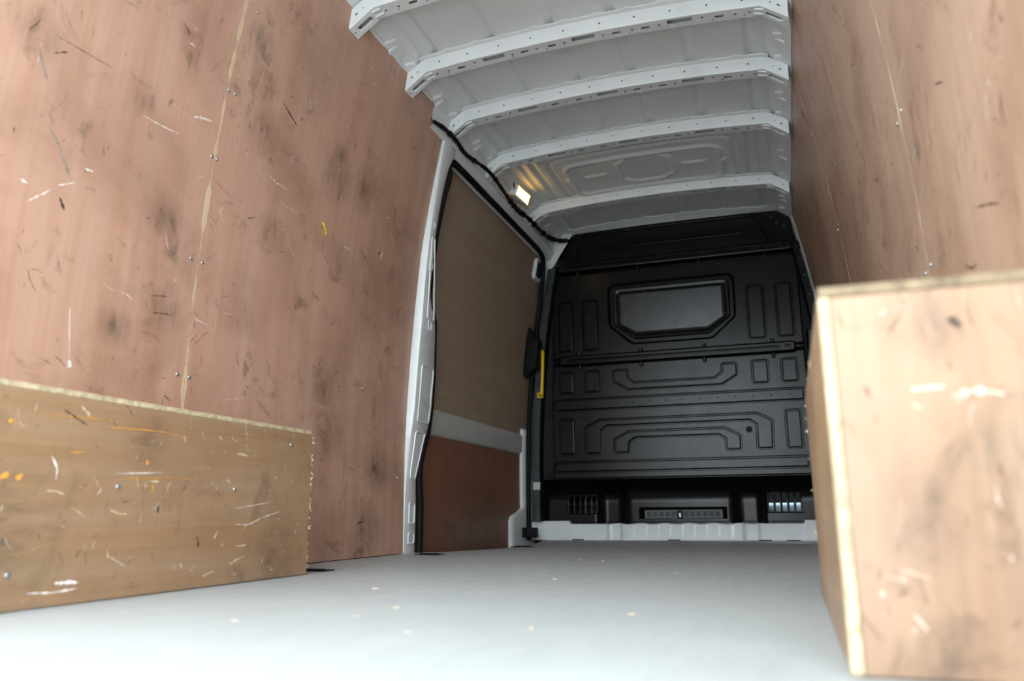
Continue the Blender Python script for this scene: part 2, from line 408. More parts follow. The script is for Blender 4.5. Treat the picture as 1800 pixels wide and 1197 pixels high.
LMARK = [
('tan',0.002,[(1.503,1.206),(1.567,1.198),(1.665,1.182)]),
('white',0.004,[(1.416,1.130),(1.488,1.133),(1.550,1.139)]),
('white',0.014,[(1.588,1.206),(1.617,1.218),(1.654,1.226)]),
('white',0.005,[(1.933,1.181),(1.972,1.174),(2.029,1.173)]),
('tan',0.006,[(1.991,1.122),(2.049,1.120),(2.103,1.120)]),
('white',0.004,[(1.737,1.008),(1.766,0.966)]),
('white',0.006,[(1.166,0.806),(1.218,0.854)]),
('white',0.005,[(1.230,0.868),(1.270,0.891)]),
('white',0.006,[(1.525,1.386),(1.545,1.387)]),
('tan',0.004,[(1.769,1.499),(1.858,1.480)]),
('white',0.002,[(1.881,1.175),(1.936,1.147)]),
('white',0.003,[(1.558,0.870),(1.576,0.831)]),
('white',0.003,[(2.059,1.024),(2.117,0.975)]),
('white',0.005,[(2.384,1.101),(2.432,1.105)]),
('grey',0.016,[(1.127,1.139),(1.142,1.110),(1.157,1.084)]),
('grey',0.016,[(1.184,0.987),(1.219,0.953),(1.264,0.888)]),
('dark',0.014,[(1.241,0.845),(1.258,0.821)]),
('dark',0.01,[(1.931,1.424),(2.021,1.387)]),
('dark',0.004,[(2.636,1.411),(2.767,1.330)]),
('dark',0.006,[(1.919,1.233),(1.948,1.218)]),
('brown',0.004,[(1.707,1.074),(1.778,1.052)]),
('brown',0.004,[(1.160,1.187),(1.229,1.191),(1.317,1.196)]),
('dark',0.006,[(1.163,1.148),(1.195,1.169)]),
('dark',0.008,[(1.487,1.424),(1.518,1.409)]),
('dark',0.006,[(1.862,1.018),(1.903,1.036)]),
('dark',0.003,[(1.393,1.415),(1.410,1.404)]),
('dark',0.004,[(1.393,0.758),(1.407,0.748)]),
('tan',0.003,[(2.439,1.652),(2.452,1.687)]),
('tan',0.003,[(2.254,1.175),(2.287,1.195)]),
('white',0.003,[(1.887,1.032),(1.903,1.028)]),
('white',0.012,[(1.293,0.934),(1.315,0.936)]),
('white',0.01,[(1.141,0.848),(1.164,0.845)]),
('white',0.005,[(1.310,0.609),(1.327,0.490)]),
('white',0.016,[(1.327,0.495),(1.330,0.477)]),
('white',0.004,[(1.699,0.677),(1.757,0.668)]),
('red',0.004,[(1.696,0.609),(1.719,0.637)]),
('red',0.004,[(1.707,0.608),(1.726,0.619),(1.740,0.636),(1.755,0.648),(1.767,0.645)]),
('white',0.006,[(1.686,0.609),(1.694,0.637)]),
('grey',0.018,[(1.932,0.502),(1.948,0.515)]),
('dark',0.004,[(2.203,0.599),(2.215,0.577)]),
('dark',0.005,[(2.417,0.637),(2.446,0.659)]),
('dark',0.003,[(2.348,0.263),(2.411,0.276)]),
('dark',0.006,[(1.621,0.456),(1.644,0.444)]),
('dark',0.004,[(2.735,0.902),(2.747,0.862)]),
('white',0.003,[(1.813,0.719),(1.855,0.722)]),
('white',0.002,[(2.275,0.522),(2.409,0.514)]),
('white',0.002,[(1.849,0.474),(1.942,0.492)]),
('dark',0.003,[(1.248,0.489),(1.280,0.477)]),
('brown',0.008,[(1.544,0.700),(1.596,0.710)]),
('brown',0.01,[(1.551,0.657),(1.624,0.668)]),
('dark',0.01,[(2.720,0.316),(2.765,0.355)]),
('dark',0.01,[(2.618,0.124),(2.678,0.132)]),
]
RMARK = [
('white',0.005,[(1.523,1.005),(1.589,0.998),(1.668,0.986)]),
('white',0.004,[(1.606,0.841),(1.660,0.839)]),
('white',0.006,[(1.134,0.798),(1.148,0.779)]),
('white',0.004,[(1.601,0.767),(1.647,0.754)]),
('white',0.006,[(2.513,0.986),(2.565,0.963)]),
('dark',0.005,[(1.279,0.594),(1.207,0.572),(1.155,0.554)]),
('dark',0.005,[(1.720,0.734),(1.561,0.682)]),
('dark',0.005,[(1.632,0.720),(1.628,0.701)]),
('dark',0.006,[(2.421,1.067),(2.428,0.999)]),
('dark',0.006,[(1.377,0.851),(1.322,0.827)]),
('dark',0.008,[(1.012,0.746),(1.010,0.733)]),
('dark',0.006,[(2.297,1.161),(2.230,1.153)]),
('dark',0.004,[(2.942,0.991),(2.608,0.847)]),
('dark',0.004,[(2.354,0.838),(2.221,0.763)]),
('brown',0.01,[(1.235,0.692),(1.239,0.683)]),
('white',0.006,[(1.103,0.708),(1.106,0.701)]),
('white',0.004,[(1.859,0.776),(1.813,0.779)]),
]
BMARK = [
('cream',0.008,[(1.129,0.355),(1.154,0.336)]),
('orange',0.004,[(1.171,0.320),(1.315,0.326),(1.416,0.320)]),
('orange',0.003,[(1.216,0.224),(1.327,0.230),(1.473,0.234)]),
('orange',0.003,[(1.053,0.329),(1.109,0.332),(1.223,0.336)]),
('orange',0.018,[(0.985,0.219),(1.000,0.224)]),
('orange',0.016,[(1.015,0.215),(1.025,0.226)]),
('cream',0.01,[(1.077,0.199),(1.095,0.198),(1.114,0.193)]),
('white',0.006,[(1.078,0.260),(1.092,0.238),(1.092,0.219)]),
('orange',0.005,[(1.115,0.268),(1.150,0.271)]),
('cream',0.009,[(1.403,0.322),(1.410,0.307)]),
('cream',0.01,[(1.583,0.297),(1.601,0.297),(1.621,0.295)]),
('cream',0.006,[(1.221,0.166),(1.246,0.159),(1.263,0.159)]),
('white',0.004,[(1.594,0.135),(1.642,0.134),(1.698,0.150),(1.768,0.164)]),
('white',0.003,[(1.583,0.170),(1.721,0.186)]),
('cream',0.008,[(1.223,0.089),(1.227,0.077)]),
('white',0.002,[(1.227,0.081),(1.275,0.057)]),
('white',0.012,[(1.114,0.040),(1.143,0.040),(1.167,0.037)]),
('white',0.006,[(1.059,0.028),(1.114,0.025),(1.163,0.028)]),
('cream',0.008,[(1.581,0.045),(1.603,0.053),(1.633,0.061)]),
('cream',0.006,[(1.599,0.085),(1.639,0.086)]),
('cream',0.006,[(1.493,0.025),(1.531,0.034)]),
('white',0.009,[(1.837,0.110),(1.843,0.119)]),
('orange',0.008,[(1.325,0.216),(1.325,0.201)]),
('orange',0.008,[(1.302,0.266),(1.305,0.256)]),
('cream',0.005,[(1.280,0.235),(1.285,0.212)]),
('cream',0.007,[(1.315,0.224),(1.342,0.223)]),
('white',0.003,[(1.225,0.235),(1.349,0.242)]),
('white',0.003,[(1.607,0.372),(1.618,0.332)]),
('cream',0.006,[(1.516,0.333),(1.527,0.325)]),
('cream',0.006,[(1.561,0.336),(1.566,0.329)]),
('orange',0.008,[(1.144,0.205),(1.159,0.206)]),
('dark',0.006,[(1.093,0.344),(1.148,0.320)]),
('dark',0.014,[(1.467,0.110),(1.476,0.087)]),
('dark',0.006,[(1.345,0.177),(1.344,0.160)]),
('cream',0.005,[(1.686,0.364),(1.689,0.354)]),
('cream',0.004,[(1.519,0.219),(1.519,0.212)]),
('orange',0.01,[(0.987,0.311),(0.997,0.313)]),
('cream',0.004,[(1.130,0.172),(1.166,0.153)]),
('white',0.004,[(1.523,0.104),(1.532,0.120)]),
]
pal = ['dark', 'dark', 'dark', 'brown', 'brown', 'tan', 'white']
marks(lp1, [q for q in LMARK if q[2][0][0] < 1.68 and q[2][-1][0] < 1.69] + rand_marks(150, .6, 1.68, .39, 1.85, pal), lw)
marks(lp2, [q for q in LMARK if q[2][0][0] >= 1.69] + rand_marks(340, 1.70, 2.98, .02, 1.8, pal, .05, .6, .0045), lw)
marks(rp1, [q for q in RMARK if max(p[0] for p in q[2]) < 1.685] + rand_marks(260, .6, 1.68, .39, 1.9, pal, .08, .7, .007), rw)
marks(rp2, [q for q in RMARK if min(p[0] for p in q[2]) > 1.695] + rand_marks(380, 1.70, 3.07, .02, 1.9, pal, .08, .7, .008), rw)
marks(rp3, rand_marks(300, 3.09, 4.7, .02, 1.88, pal, .08, .7, .008), rw)
# torn hole with lifted splinters in the left plywood
b = MB(); b.add([lw(2.667,1.163,.001), lw(2.672,1.158,.001), lw(2.676,1.168,.006), lw(2.662,1.139,.001), lw(2.667,1.144,.001), lw(2.668,1.131,.006)], [(0, 1, 2), (3, 4, 5)]); b.build('splinter', 'mk_tan', lp2)
# yellow scrap of tape
b = MB(); tpz = [(2.246,1.137),(2.250,1.126),(2.256,1.115),(2.261,1.104)]
rows = [[lw(y - .008, z + .001, .002 + .004*k), lw(y, z + .003, .004 + .003*k), lw(y + .008, z - .002, .002)] for k, (y, z) in enumerate(tpz)]
b.grid(rows); rows2 = [[(p[0] - .0006, p[1], p[2]) for p in r] for r in rows]; b.grid(rows2)
tag(b.build('tape_scrap', 'tape', loc=lw(2.254, 1.104, 0)), 'small yellow scrap of tape stuck to the red-brown plywood wall', 'tape')

# ---- pillar behind the sliding door
TT = [(0,.004),(.25,.008),(.42,.020),(.6,.035),(1.0,.036),(1.3,.030),(1.6,.018),(1.84,.008)]
TF = [(0,3.10),(.2,3.10),(.33,3.085),(.42,3.115),(.5,3.155),(.6,3.178),(.75,3.183),(.93,3.163),(1.0,3.148),(1.06,3.085),(1.12,3.07),(1.35,3.062),(1.55,3.078),(1.70,3.105),(1.76,3.14),(1.84,3.16)]
TB = [(0,3.000),(.4,2.998),(.9,3.012),(1.3,3.002),(1.6,3.014),(1.84,3.022)]
def pil(f, z, h=0.0): return (-(xw(z) - table(TT, z) - h), lerp(table(TB, z), table(TF, z), f), z)
b = MB(); rows = []
for z in frange(0.0, 1.84, 60):
    t_ = table(TT, z); yb, yf = table(TB, z), table(TF, z); x = xw(z)
    rows.append([(-(x + .011), yb - .004, z), (-(x - t_*.75), yb - .002, z), (-(x - t_ + .0015), yb + .002, z), (-(x - t_), yb + .008, z), (-(x - t_), yf - .008, z), (-(x - t_ + .004), yf, z), (-(x + .075), yf + .004, z)])
pil_in = lambda f, z, h=0.0: (-(xw(z) - table(TT, z) - h), lerp(table(TB, z) + .008, table(TF, z) - .008, f), z)
AH = [(.62, 1.215, .017), (.55, .962, .017), (.5, 1.40, .010)]
def oval(f, z, r, k=1.0):
    wd = table(TF, z) - table(TB, z) - .016
    return [(f + a * k / wd, z + c * k * 1.25) for a, c in circ(0, 0, r, 16)]
zr = frange(0.0, 1.84, 60); bands = []
for f, z, r in AH:
    lo = max(i for i in range(61) if zr[i] < z - r*1.3); hi = min(i for i in range(61) if zr[i] > z + r*1.3); bands.append((lo, hi, f, z, r))
b.grid([r_[:4] for r_ in rows]); b.grid([r_[4:] for r_ in rows])
for i in range(60):
    if not any(lo <= i < hi for lo, hi, *_ in bands): b.grid([rows[i][3:5], rows[i+1][3:5]])
for lo, hi, f, z, r in bands:
    b.tess([(0, zr[i]) for i in range(hi, lo - 1, -1)] + [(1, zr[i]) for i in range(lo, hi + 1)], [oval(f, z, r)], pil_in)
pillar = weld(b).build('door_pillar', 'paint', wall_left, smooth=35)
def pressed(f0, f1, z0, z1, hole=False, name='pressed_recess'):
    W_ = .14
    def mk(d):
        P = rpoly([(f0*W_, z0), (f1*W_, z0), (f1*W_, z1), (f0*W_, z1)], .018, 5); return [(a / W_, c) for a, c in inset(P, d)]
    b = MB(); b.loft([[pil(a, c, h) for a, c in mk(d)] for d, h in ((0, .0002), (.002, .0045), (.005, .0045), (.009, .0006))], 0, False, False);
    b.build(name, 'paint', pillar, smooth=30)
pressed(.20, .92, .535, .785); pressed(.22, .86, .30, .50); pressed(.28, .82, .115, .205, True); pressed(.26, .84, .035, .085)
pressed(.30, .84, .985, 1.345)
for f, z, r in AH:
    b = MB(); b.grid([[pil_in(a, c, h) for a, c in oval(f, z, r, k)] for k, h in ((1.22, .0002), (1.15, .0035), (1.0, .0035), (.97, -.010))], 0, True); b.build('access_hole_rim', 'paint', pillar, smooth=40)

# ---- roof rail over the door and front post
b = MB(); prof = [(-.80, 1.752), (-.757, 1.765), (-.752, 1.785), (-.739, 1.797), (-.733, 1.812), (-.741, 1.826), (-.742, 1.850), (-.730, 1.885), (-.727, 1.93)]
b.grid([[(x, y, z) for x, z in prof] for y in frange(2.875, 4.83, 24)]); b.grid([[(x - .03, y, z) for x, z in prof[1:]] for y in (2.875, 4.83)])
rail = b.build('roof_rail', 'paint', wall_left, smooth=50)
for y in (3.0, 3.35, 3.72, 4.1, 4.45):
    b = MB(); rg = rect(-.045, .045, -.008, .008, .008, 4)
    b.loft([[(-.744 + k, y + a, 1.835 + c) for a, c in inset(rg, d)] for d, k in ((0, .0), (.002, .006), (.005, .007))]); b.build('pressed_bead', 'paint', rail, smooth=40)
b = MB(); rows = []
for z in frange(0, 1.80, 24):
    x = xw(z); rows.append([(-(x + .03), 4.765, z), (-(x + .004), 4.765, z), (-(x - .010), 4.768, z), (-(x - .014), 4.795, z), (-(x - .014), 4.86, z)])
b.grid(rows); b.build('front_post', 'paint', wall_left, smooth=35)
b = MB(); gp = [(-.80, 1.60), (-.765, 1.69), (-.655, 1.865), (-.60, 1.955), (-.79, 1.97)]
b.tess(gp, [], lambda x, z: (x, 4.785 - .25*max(0, -.70 - x), z)); b.build('corner_gusset', 'paint', wall_left)
b = MB(); rows = []
for z in frange(0, 1.97, 20):
    x = xw(z); rows.append([(x + .02, 4.70, z), (x - .002, 4.732, z), (x - .008, 4.76, z), (x - .010, 4.86, z)])
b.grid(rows); b.build('front_post', 'paint', wall_right, smooth=35)

# ------------------------------------------------------------------ sliding door
door = empty('door_1', (-.94, 3.9, -.05), kind='structure')
b = MB(); profile_sheet(b, -1, 3.03, 4.87, -.10, 1.86, .058, .012); b.build('door_skin', 'paint', door, smooth=40)
b = MB(); profile_sheet(b, -1, 3.06, 4.83, .618, 1.80, .045, .009, mie=1); up_ply = b.build('upper_ply_panel', ['ply_door_up', 'ply_edge'], door, smooth=30, uvf=YZ)
b = MB(); profile_sheet(b, -1, 3.06, 4.64, -.06, .530, .045, .009, mie=1); lo_ply = b.build('lower_ply_panel', ['ply_door_low', 'ply_edge'], door, smooth=30, uvf=YZ)
dl = lambda y, z, h: (-(xw(z) + .045 - h), y, z)
marks(lo_ply, rand_marks(60, 3.15, 4.55, .0, .5, ['white', 'tan', 'dark', 'dark'], .05, .6, .003), dl)
marks(up_ply, rand_marks(16, 3.2, 4.6, .65, 1.7, ['dark', 'brown'], .03, .6, .003), dl)
for y, z in ((3.75, 1.68), (4.2, 1.68), (3.35, .66), (3.9, .66), (4.4, .66)): screw(up_ply, dl(y, z, 0), (0, PI/2, 0))
b = MB(); rows = []
for y in frange(3.06, 4.84, 40):
    e = .02 * sstep(4.60, 4.84, y)
    rows.append([(-(xw(z) + .045 - h), y, z + k * e) for z, h, k in ((.508, -.008, 1), (.512, .004, 1), (.524, .012, 1), (.60, .013, 2), (.622, .010, 2), (.636, -.004, 2))])
b.grid(rows); b.build('middle_strip', 'strip', door, smooth=45)
# white front edge trim with foot
b = MB(); rows = []
for z in frange(-.08, .66, 30):
    q = sstep(.13, .19, z); ya = lerp(4.42, 4.635, q) + .02 * sstep(.5, .66, z) * 0; yb_ = 4.84
    x = xw(z) + .045
    rows.append([(-(x + .01), ya, z), (-(x - .008), ya + .004, z), (-(x - .020), ya + .018, z), (-(x - .024), ya + .05, z), (-(x - .024), yb_, z)])
b.grid(rows); b.grid([rows[-1], [(p[0] - .03, p[1], p[2] + .02) for p in rows[-1]]]); b.build('front_edge_trim', 'paint', door, smooth=45)
# latch cover (black, on the door)
b = MB(); sec = [(1.295, .012, .045), (1.265, .030, .062), (1.225, .055, .075), (1.215, .085, .075), (1.04, .085, .075), (1.03, .060, .070), (1.0, .045, .055), (.985, .020, .035)]
rings = []
for z, h, wd in sec:
    P = rect(4.655 - wd/2 + .0, 4.655 + wd/2, 0, h, .012, 3); rings.append([(-(xw(z) + .042 - c), a, z) for a, c in P])
b.loft(rings, 0, True, True); b.build('latch_cover', 'rubber', door, smooth=40)
# upper guide bracket: white loop with a black stop
b = MB(); P = rpoly([(4.575, 1.60), (4.70, 1.60), (4.70, 1.735), (4.575, 1.735)], .03, 5); Q = inset(P, .016)
f_ = lambda y, z, h: (-(xw(z) + .045 - h), y, z)
b.grid([[f_(y, z, 0) for y, z in P], [f_(y, z, .022) for y, z in P], [f_(y, z, .022) for y, z in Q], [f_(y, z, 0) for y, z in Q]], 0, True); br = b.build('guide_bracket', 'paint', door, smooth=40)
b = MB(); P = rect(4.62, 4.70, 1.625, 1.705, .01, 3); b.loft([[f_(y, z, h) for y, z in inset(P, d)] for d, h in ((0, 0), (0, .03), (.006, .036))]); b.build('stop_block', 'rubber', br, smooth=40)
# buffer block at the foot of the door
b = MB(); P = rect(4.60, 4.66, .018, .076, .01, 3)
b.loft([[(x, y, z) for y, z in inset(P, d)] for x, d in ((-.935, .004), (-.93, 0), (-.895, 0), (-.893, .006), (-.875, .006), (-.873, 0), (-.838, 0), (-.832, .006))], 0, True, True); b.build('buffer_block', 'rubber', door, smooth=40)
# rubber seal round the opening
sp_ = [(table(TF, z) + .020, z, -.014) for z in (0, .1, .2, .33, .42, .5, .6, .75, .93, 1.0, 1.06, 1.12, 1.35, 1.55, 1.66)] + [(3.13, 1.715), (3.165, 1.745), (3.22, 1.755), (3.6, 1.757), (4.0, 1.757), (4.4, 1.757), (4.55, 1.752), (4.625, 1.73), (4.665, 1.68), (4.69, 1.60), (4.71, 1.46), (4.712, 1.24), (4.700, .785), (4.695, .4), (4.69, .0)]
sp_ = [q if len(q) == 3 else (*q, .008) for q in sp_]
b = MB(); b.tube(spline([(-(xw(z) + h), y, z) for y, z, h in sp_], 5), lambda i: (.017, .015), 10); b.build('door_seal', 'rubber', door, smooth=60)

# ------------------------------------------------------------------ ceiling
def zroof(x):
    x = abs(x - XC); z = 1.970 - .029 * (min(x, .64) / .64) ** 2
    if x > .64: z -= .055 * ((x - .64) / .10) ** 1.4 + .0097 * (x - .64) / .1
    return z
def zrib(x):
    x = abs(x - XC)
    return 1.914 - .029 * (x / .64) ** 2 if x <= .64 else lerp(1.885, 1.812, (x - .64) / .10)
RIBS = [.43, .86, 1.30, 1.74, 2.18, 2.62, 3.05, 3.53, 4.25]
GRV = [XC + s * g_ for g_ in (.118, .357, .595) for s in (-1, 1)]
def sdf_rr(x, y, cx, cy_, hx, hy, r):
    qx, qy = abs(x - cx) - hx + r, abs(y - cy_) - hy + r
    return math.hypot(max(qx, 0), max(qy, 0)) + min(max(qx, qy), 0) - r
def emb(d, wd): return 1 - sstep(wd * .45, wd, abs(d))
def relief(x, y):
    if 3.60 < y < 4.25:
        h = 0
        h += .010 * emb(sdf_rr(x, y, XC, 4.10, .475, .36, .07), .014)
        h -= .012 * emb(sdf_rr(x, y, XC, 4.025, .40, .20, .06), .017)
        dx, dy = abs(x - XC - .01), abs(y - 4.0)
        o_ = max(dx - .14, dy - .155, (dx + dy) * .7071 - .165)
        h -= .010 * emb(o_, .010)
        for s in (-1, 1):
            e = math.hypot((x - XC - s*.262) / .085, (y - 4.005) / .017); h -= .010 * (1 - sstep(.5, 1.0, e))
        for gx in (.545, .60, .655):
            h += .010 * emb(abs(x - XC) - gx, .018)
        for s in (-1, 1):
            e = math.hypot((x - XC - s*.42) / .018, (y - 4.0) / .028); h -= .012 * (1 - sstep(.3, 1, e))
        return h
    h = 0
    for k in range(len(RIBS)):
        a = RIBS[k] + .065; c = RIBS[k+1] if k + 1 < len(RIBS) else 4.75
        if a - .07 < y < c:
            e = sstep(a + .015, a + .06, y)
            for gx in GRV: h += .013 * (1 - sstep(.012, .020, abs(x - gx))) * e
    h += .008 * emb(abs(x - XC) - .655, .013)
    return h
b = MB(); xs = frange(-.765, .741, 190); ys = frange(Y0, 2.2, 60)[:-1] + frange(2.2, 4.86, 300)
b.grid([[(x, y, zroof(x) + relief(x, y)) for x in xs] for y in ys])
b.grid([[(x, y, 2.06) for x in (-1, 1)] for y in (Y0, 4.99)])
b.grid([[(x, Y0 - .003, zroof(x) - .004) for x in xs], [(x, Y0 - .003, 2.06) for x in xs]])     # rear roof frame
ceiling = tag(b.build('ceiling', 'roof', smooth=60), kind='structure')
def make_rib():
    b = MB(); W_ = .065; E_ = .73
    def under(x, v): return (x + XC, v, zrib(x + XC))
    fil = .004
    holes_c = []
    for c in (-.36, 0, .36): holes_c.append(rect(c - .044, c + .044, .014, .036, .001, 1))
    for c in (-.50, -.235, -.125, .125, .235, .50):
        holes_c.append(rpoly([(c-.016, .028), (c+.016, .028), (c+.016, .040), (c-.016, .040)], .006, 3))
    for c in (-.605, -.555, -.44, -.285, -.185, -.075, .075, .185, .285, .44, .555, .605):
        holes_c.append(circ(c, .034 if round(c*1000) % 2 else .026, .0048, 8))
    for c in (-.575, -.465, -.30, -.16, .06, .16, .30, .465, .575): holes_c.append(circ(c + .012, .048, .003, 6))
    xsb = frange(-.64, .64, 24)
    CUT = [-.64, -.535, -.42, -.265, -.095, .095, .265, .42, .535, .64]     # cut lines that miss every hole
    inside = lambda hs, a, c: [h for h in hs if a < h[0][0] < c]
    for a, c in zip(CUT, CUT[1:]):
        xx = frange(a, c, 3); b.tess([(x, fil) for x in xx] + [(x, W_) for x in reversed(xx)], inside(holes_c, a, c), under)
    for s in (-1, 1):
        ends = [(s*.64, fil), (s*E_, fil), (s*E_, W_), (s*.64, W_)]
        sl = rpoly([(s*.658, .022), (s*.712, .022), (s*.712, .046), (s*.658, .046)], .011, 5)
        b.tess(ends, [sl, circ(s*.722, .034, .003, 6)], under)
        # folded lip of the oblong hole and the two pressed beads at the knee
        ring = [under(*p) for p in sl]; b.grid([ring, [(p[0], p[1], p[2] + .008) for p in ring]], 0, True)
        for v in (.018, .046):
            bb = rpoly([(s*.618, v-.005), (s*.652, v-.005), (s*.652, v+.005), (s*.618, v+.005)], .005, 3)
            b.loft([[(p[0], p[1], p[2] - h) for p in [under(*q) for q in inset(bb, d)]] for d, h in ((0, -.001), (.001, .003), (.003, .004))])
    # rear face with small holes
    def rear(x, q): xx = x + XC; return (xx, -.008 * q, lerp(zrib(xx) + fil, zroof(xx) - .006, q))
    rh = [circ(c, .5, .0035, 6, .075) for c in (-.58, -.46, -.33, -.2, -.07, .07, .2, .33, .46, .58)]
    for (xa, xb_, hs) in [(a, c, inside(rh, a, c)) for a, c in zip(CUT, CUT[1:])] + [(-E_, -.64, [circ(-.70, .45, .005, 8, .06), circ(-.675, .45, .003, 6, .04)]), (.64, E_, [circ(.70, .45, .005, 8, .06), circ(.675, .45, .003, 6, .04)])]:
        xx = frange(xa, xb_, 24 if xb_ - xa > .5 else 4)
        b.tess([(x, 0) for x in xx] + [(x, 1) for x in reversed(xx)], hs, rear)
    allx = frange(-E_, -.64, 4)[:-1] + xsb + frange(.64, E_, 4)[1:]
    b.grid([[(x + XC, fil*(1 - math.sin(a)), zrib(x + XC) + fil*(1 - math.cos(a))) for x in allx] for a in frange(0, PI/2, 4)])
    b.grid([[(x + XC, W_, zrib(x + XC)) for x in allx], [(x + XC, W_ + .006, zroof(x + XC) - .002) for x in allx]])
    # joint line of the end pieces and the flange with tabs
    fx = frange(-.66, .66, 220)
    def fw(x): return .016 + .007 * max(1 - sstep(.013, .017, abs(abs(x) - c)) for c in (.06, .178, .30, .42, .54))
    b.grid([[(x + XC, -.008, zroof(x + XC) - .006) for x in fx], [(x + XC, -.008 - fw(x), zroof(x + XC) - .004) for x in fx], [(x + XC, -.008 - fw(x), zroof(x + XC) + .001) for x in fx]])
    for s in (-1, 1):     # end wall against the plywood
        b.add([(XC + s*E_, 0, zrib(E_ + XC)), (XC + s*E_, W_, zrib(E_ + XC)), (XC + s*E_, W_, zroof(XC + s*.70)), (XC + s*E_, -.008, zroof(XC + s*.70))], [(0, 1, 2, 3)])
    return b
rib0 = None
for y in RIBS:
    if rib0 is None: rib0 = make_rib().build('roof_rib', 'paint', ceiling, smooth=30); rib0.location.y = y
    else: share('roof_rib', rib0, ceiling, (0, y, 0))
# header over the bulkhead
b = MB(); fx = frange(-.74, .735, 240)
def hw(x): return .010 + .010 * max(1 - sstep(.016, .026, abs(abs(x - XC) - c)) for c in (0, .12, .24, .36, .48)) + .035 * sstep(.585, .625, abs(x - XC))
hz = lambda x: zroof(x) - .004 if abs(x - XC) < .60 else lerp(zroof(x) - .004, 1.945, sstep(.60, .65, abs(x - XC)))
b.grid([[(x, 4.745 - hw(x) + .0, hz(x) + .004) for x in fx], [(x, 4.745 - hw(x), hz(x)) for x in fx], [(x, 4.752, hz(x) - .006) for x in fx], [(x, 4.790, 1.940 - .012 * (abs(x - XC) / .7) ** 2) for x in fx]])
b.build('front_header', 'paint', ceiling, smooth=35)
# scalloped edge panels down both sides of the roof, one per bay
for k in range(len(RIBS)):
    a = RIBS[k] + .066; c = (RIBS[k+1] - .004) if k + 1 < len(RIBS) else 4.74
    if a < 2.0: continue
    for s in (-1, 1):
        L = c - a; T = [(0, .678), (.12, .678), (.20, .709), (.42, .709), (.49, .678), (.66, .678), (.76, .706), (.87, .706), (.94, .678), (1, .676)]
        yy = sorted(set([a + q * L for q, _ in T] + frange(a, c, 30)))
        rows = []
        for y in yy:
            xi = table(T, (y - a) / L); rows.append([(XC + s*xx, y, zroof(XC + s*xx) - hh) for xx, hh in ((xi, -.003), (xi, .008), (xi + .004, .010), (lerp(xi, .742, .5), .006), (.742, .004))])
        b = MB(); b.grid(rows); pnl = b.build('roof_edge_panel', 'roof', ceiling, smooth=35)
        for q in (.06, .575):
            P = rpoly([(.682, a+q*L-.014), (.722, a+q*L-.014), (.722, a+q*L+.014), (.682, a+q*L+.014)], .012, 4)
            bb = MB(); bb.loft([[(XC + s*xx, y, zroof(XC + s*xx) - .006 - h) for xx, y in inset(P, d)] for d, h in ((0, 0), (.003, .005), (.007, .006))]); bb.build('pressed_tab', 'roof', pnl, smooth=40)

# ------------------------------------------------------------------ bulkhead partition
bk = empty('bulkhead_partition', (0, YB, .1), 'black moulded bulkhead partition with raised ribs closing off the cab', 'partition')
bx = lambda x: XC + x
out_l = [(-.88, .36), (-.865, .75), (-.835, 1.10), (-.80, 1.45), (-.755, 1.70), (-.603, 1.946)]
out_r = [(.724, 1.942), (.737, 1.76), (.772, 1.70), (.812, 1.46), (.845, 1.12), (.87, .75), (.88, .36)]
b = MB(); full = out_l + out_r
b.tess(full, [], lambda x, z: (x, YB + .016, z)); b.tess(full, [], lambda x, z: (x, YB + .03, z)); b.build('backing_sheet', 'black', bk)
pads = {}
def sym(P): return [(-x, z) for x, z in reversed(P)]
R_ = lambda x0, x1, z0, z1, r=.010: rect(bx(x0), bx(x1), z0, z1, r)
tall = [R_(s0, s1, 1.162, 1.474) for s0, s1 in ((-.703, -.622), (-.545, -.459), (.459, .545), (.622, .703))]
sq = [R_(s0, s1, .895, 1.021) for s0, s1 in ((-.703, -.624), (-.542, -.460), (.460, .542), (.624, .703))]
side_r = [R_(s0, s1, .514, .723) for s0, s1 in ((-.708, -.624), (.624, .700))]
U = rpoly([(bx(x), z) for x, z in [(-.364,1.016),(-.280,1.016),(-.280,.970),(-.240,.935),(.240,.935),(.287,.970),(.287,1.016),(.368,1.016),(.368,.950),(.279,.898),(-.279,.898),(-.364,.950)]], .009)
AO = rpoly([(bx(x), z) for x, z in [(-.548,.516),(-.548,.671),(-.462,.715),(.466,.715),(.545,.671),(.540,.516),(.460,.516),(.462,.653),(.424,.682),(-.424,.682),(-.462,.653),(-.466,.516)]], .009)
AI = rpoly([(bx(x), z) for x, z in [(-.372,.515),(-.370,.593),(-.283,.638),(.278,.638),(.364,.593),(.364,.515),(.287,.515),(.285,.578),(.247,.604),(-.247,.604),(-.285,.578),(-.291,.515)]], .009)
dotbar = R_(-.735, .728, .786, .847, .014); botbar = R_(-.740, .724, .406, .461, .014)
win_o = rpoly([(bx(x), z) for x, z in [(-.385,1.572),(.385,1.572),(.385,1.305),(.243,1.178),(-.243,1.178),(-.385,1.305)]], [.06,.06,.06,.05,.05,.06], 6)
allpads = tall + sq + side_r + [U, AO, AI, dotbar, botbar]
GAP = .0075
front_outline = [(-.772, .372), (-.755, .362), (.722, .362), (.735, .372), (.745, .9), (.742, 1.05), (.742, 1.66), (-.762, 1.66), (-.762, 1.05), (-.775, .9)]
front_outline = rpoly(front_outline, .012)
b = MB(); holes = [inset(P, -GAP - .003) for P in allpads] + [inset(win_o, -.004)]
b.tess(inset(front_outline, .008), holes, lambda x, z: (x, YB, z))
b.grid([[(x, YB, z) for x, z in inset(front_outline, .008)], [(x, YB + .004, z) for x, z in inset(front_outline, .002)], [(x, YB + .016, z) for x, z in front_outline]], 0, True)
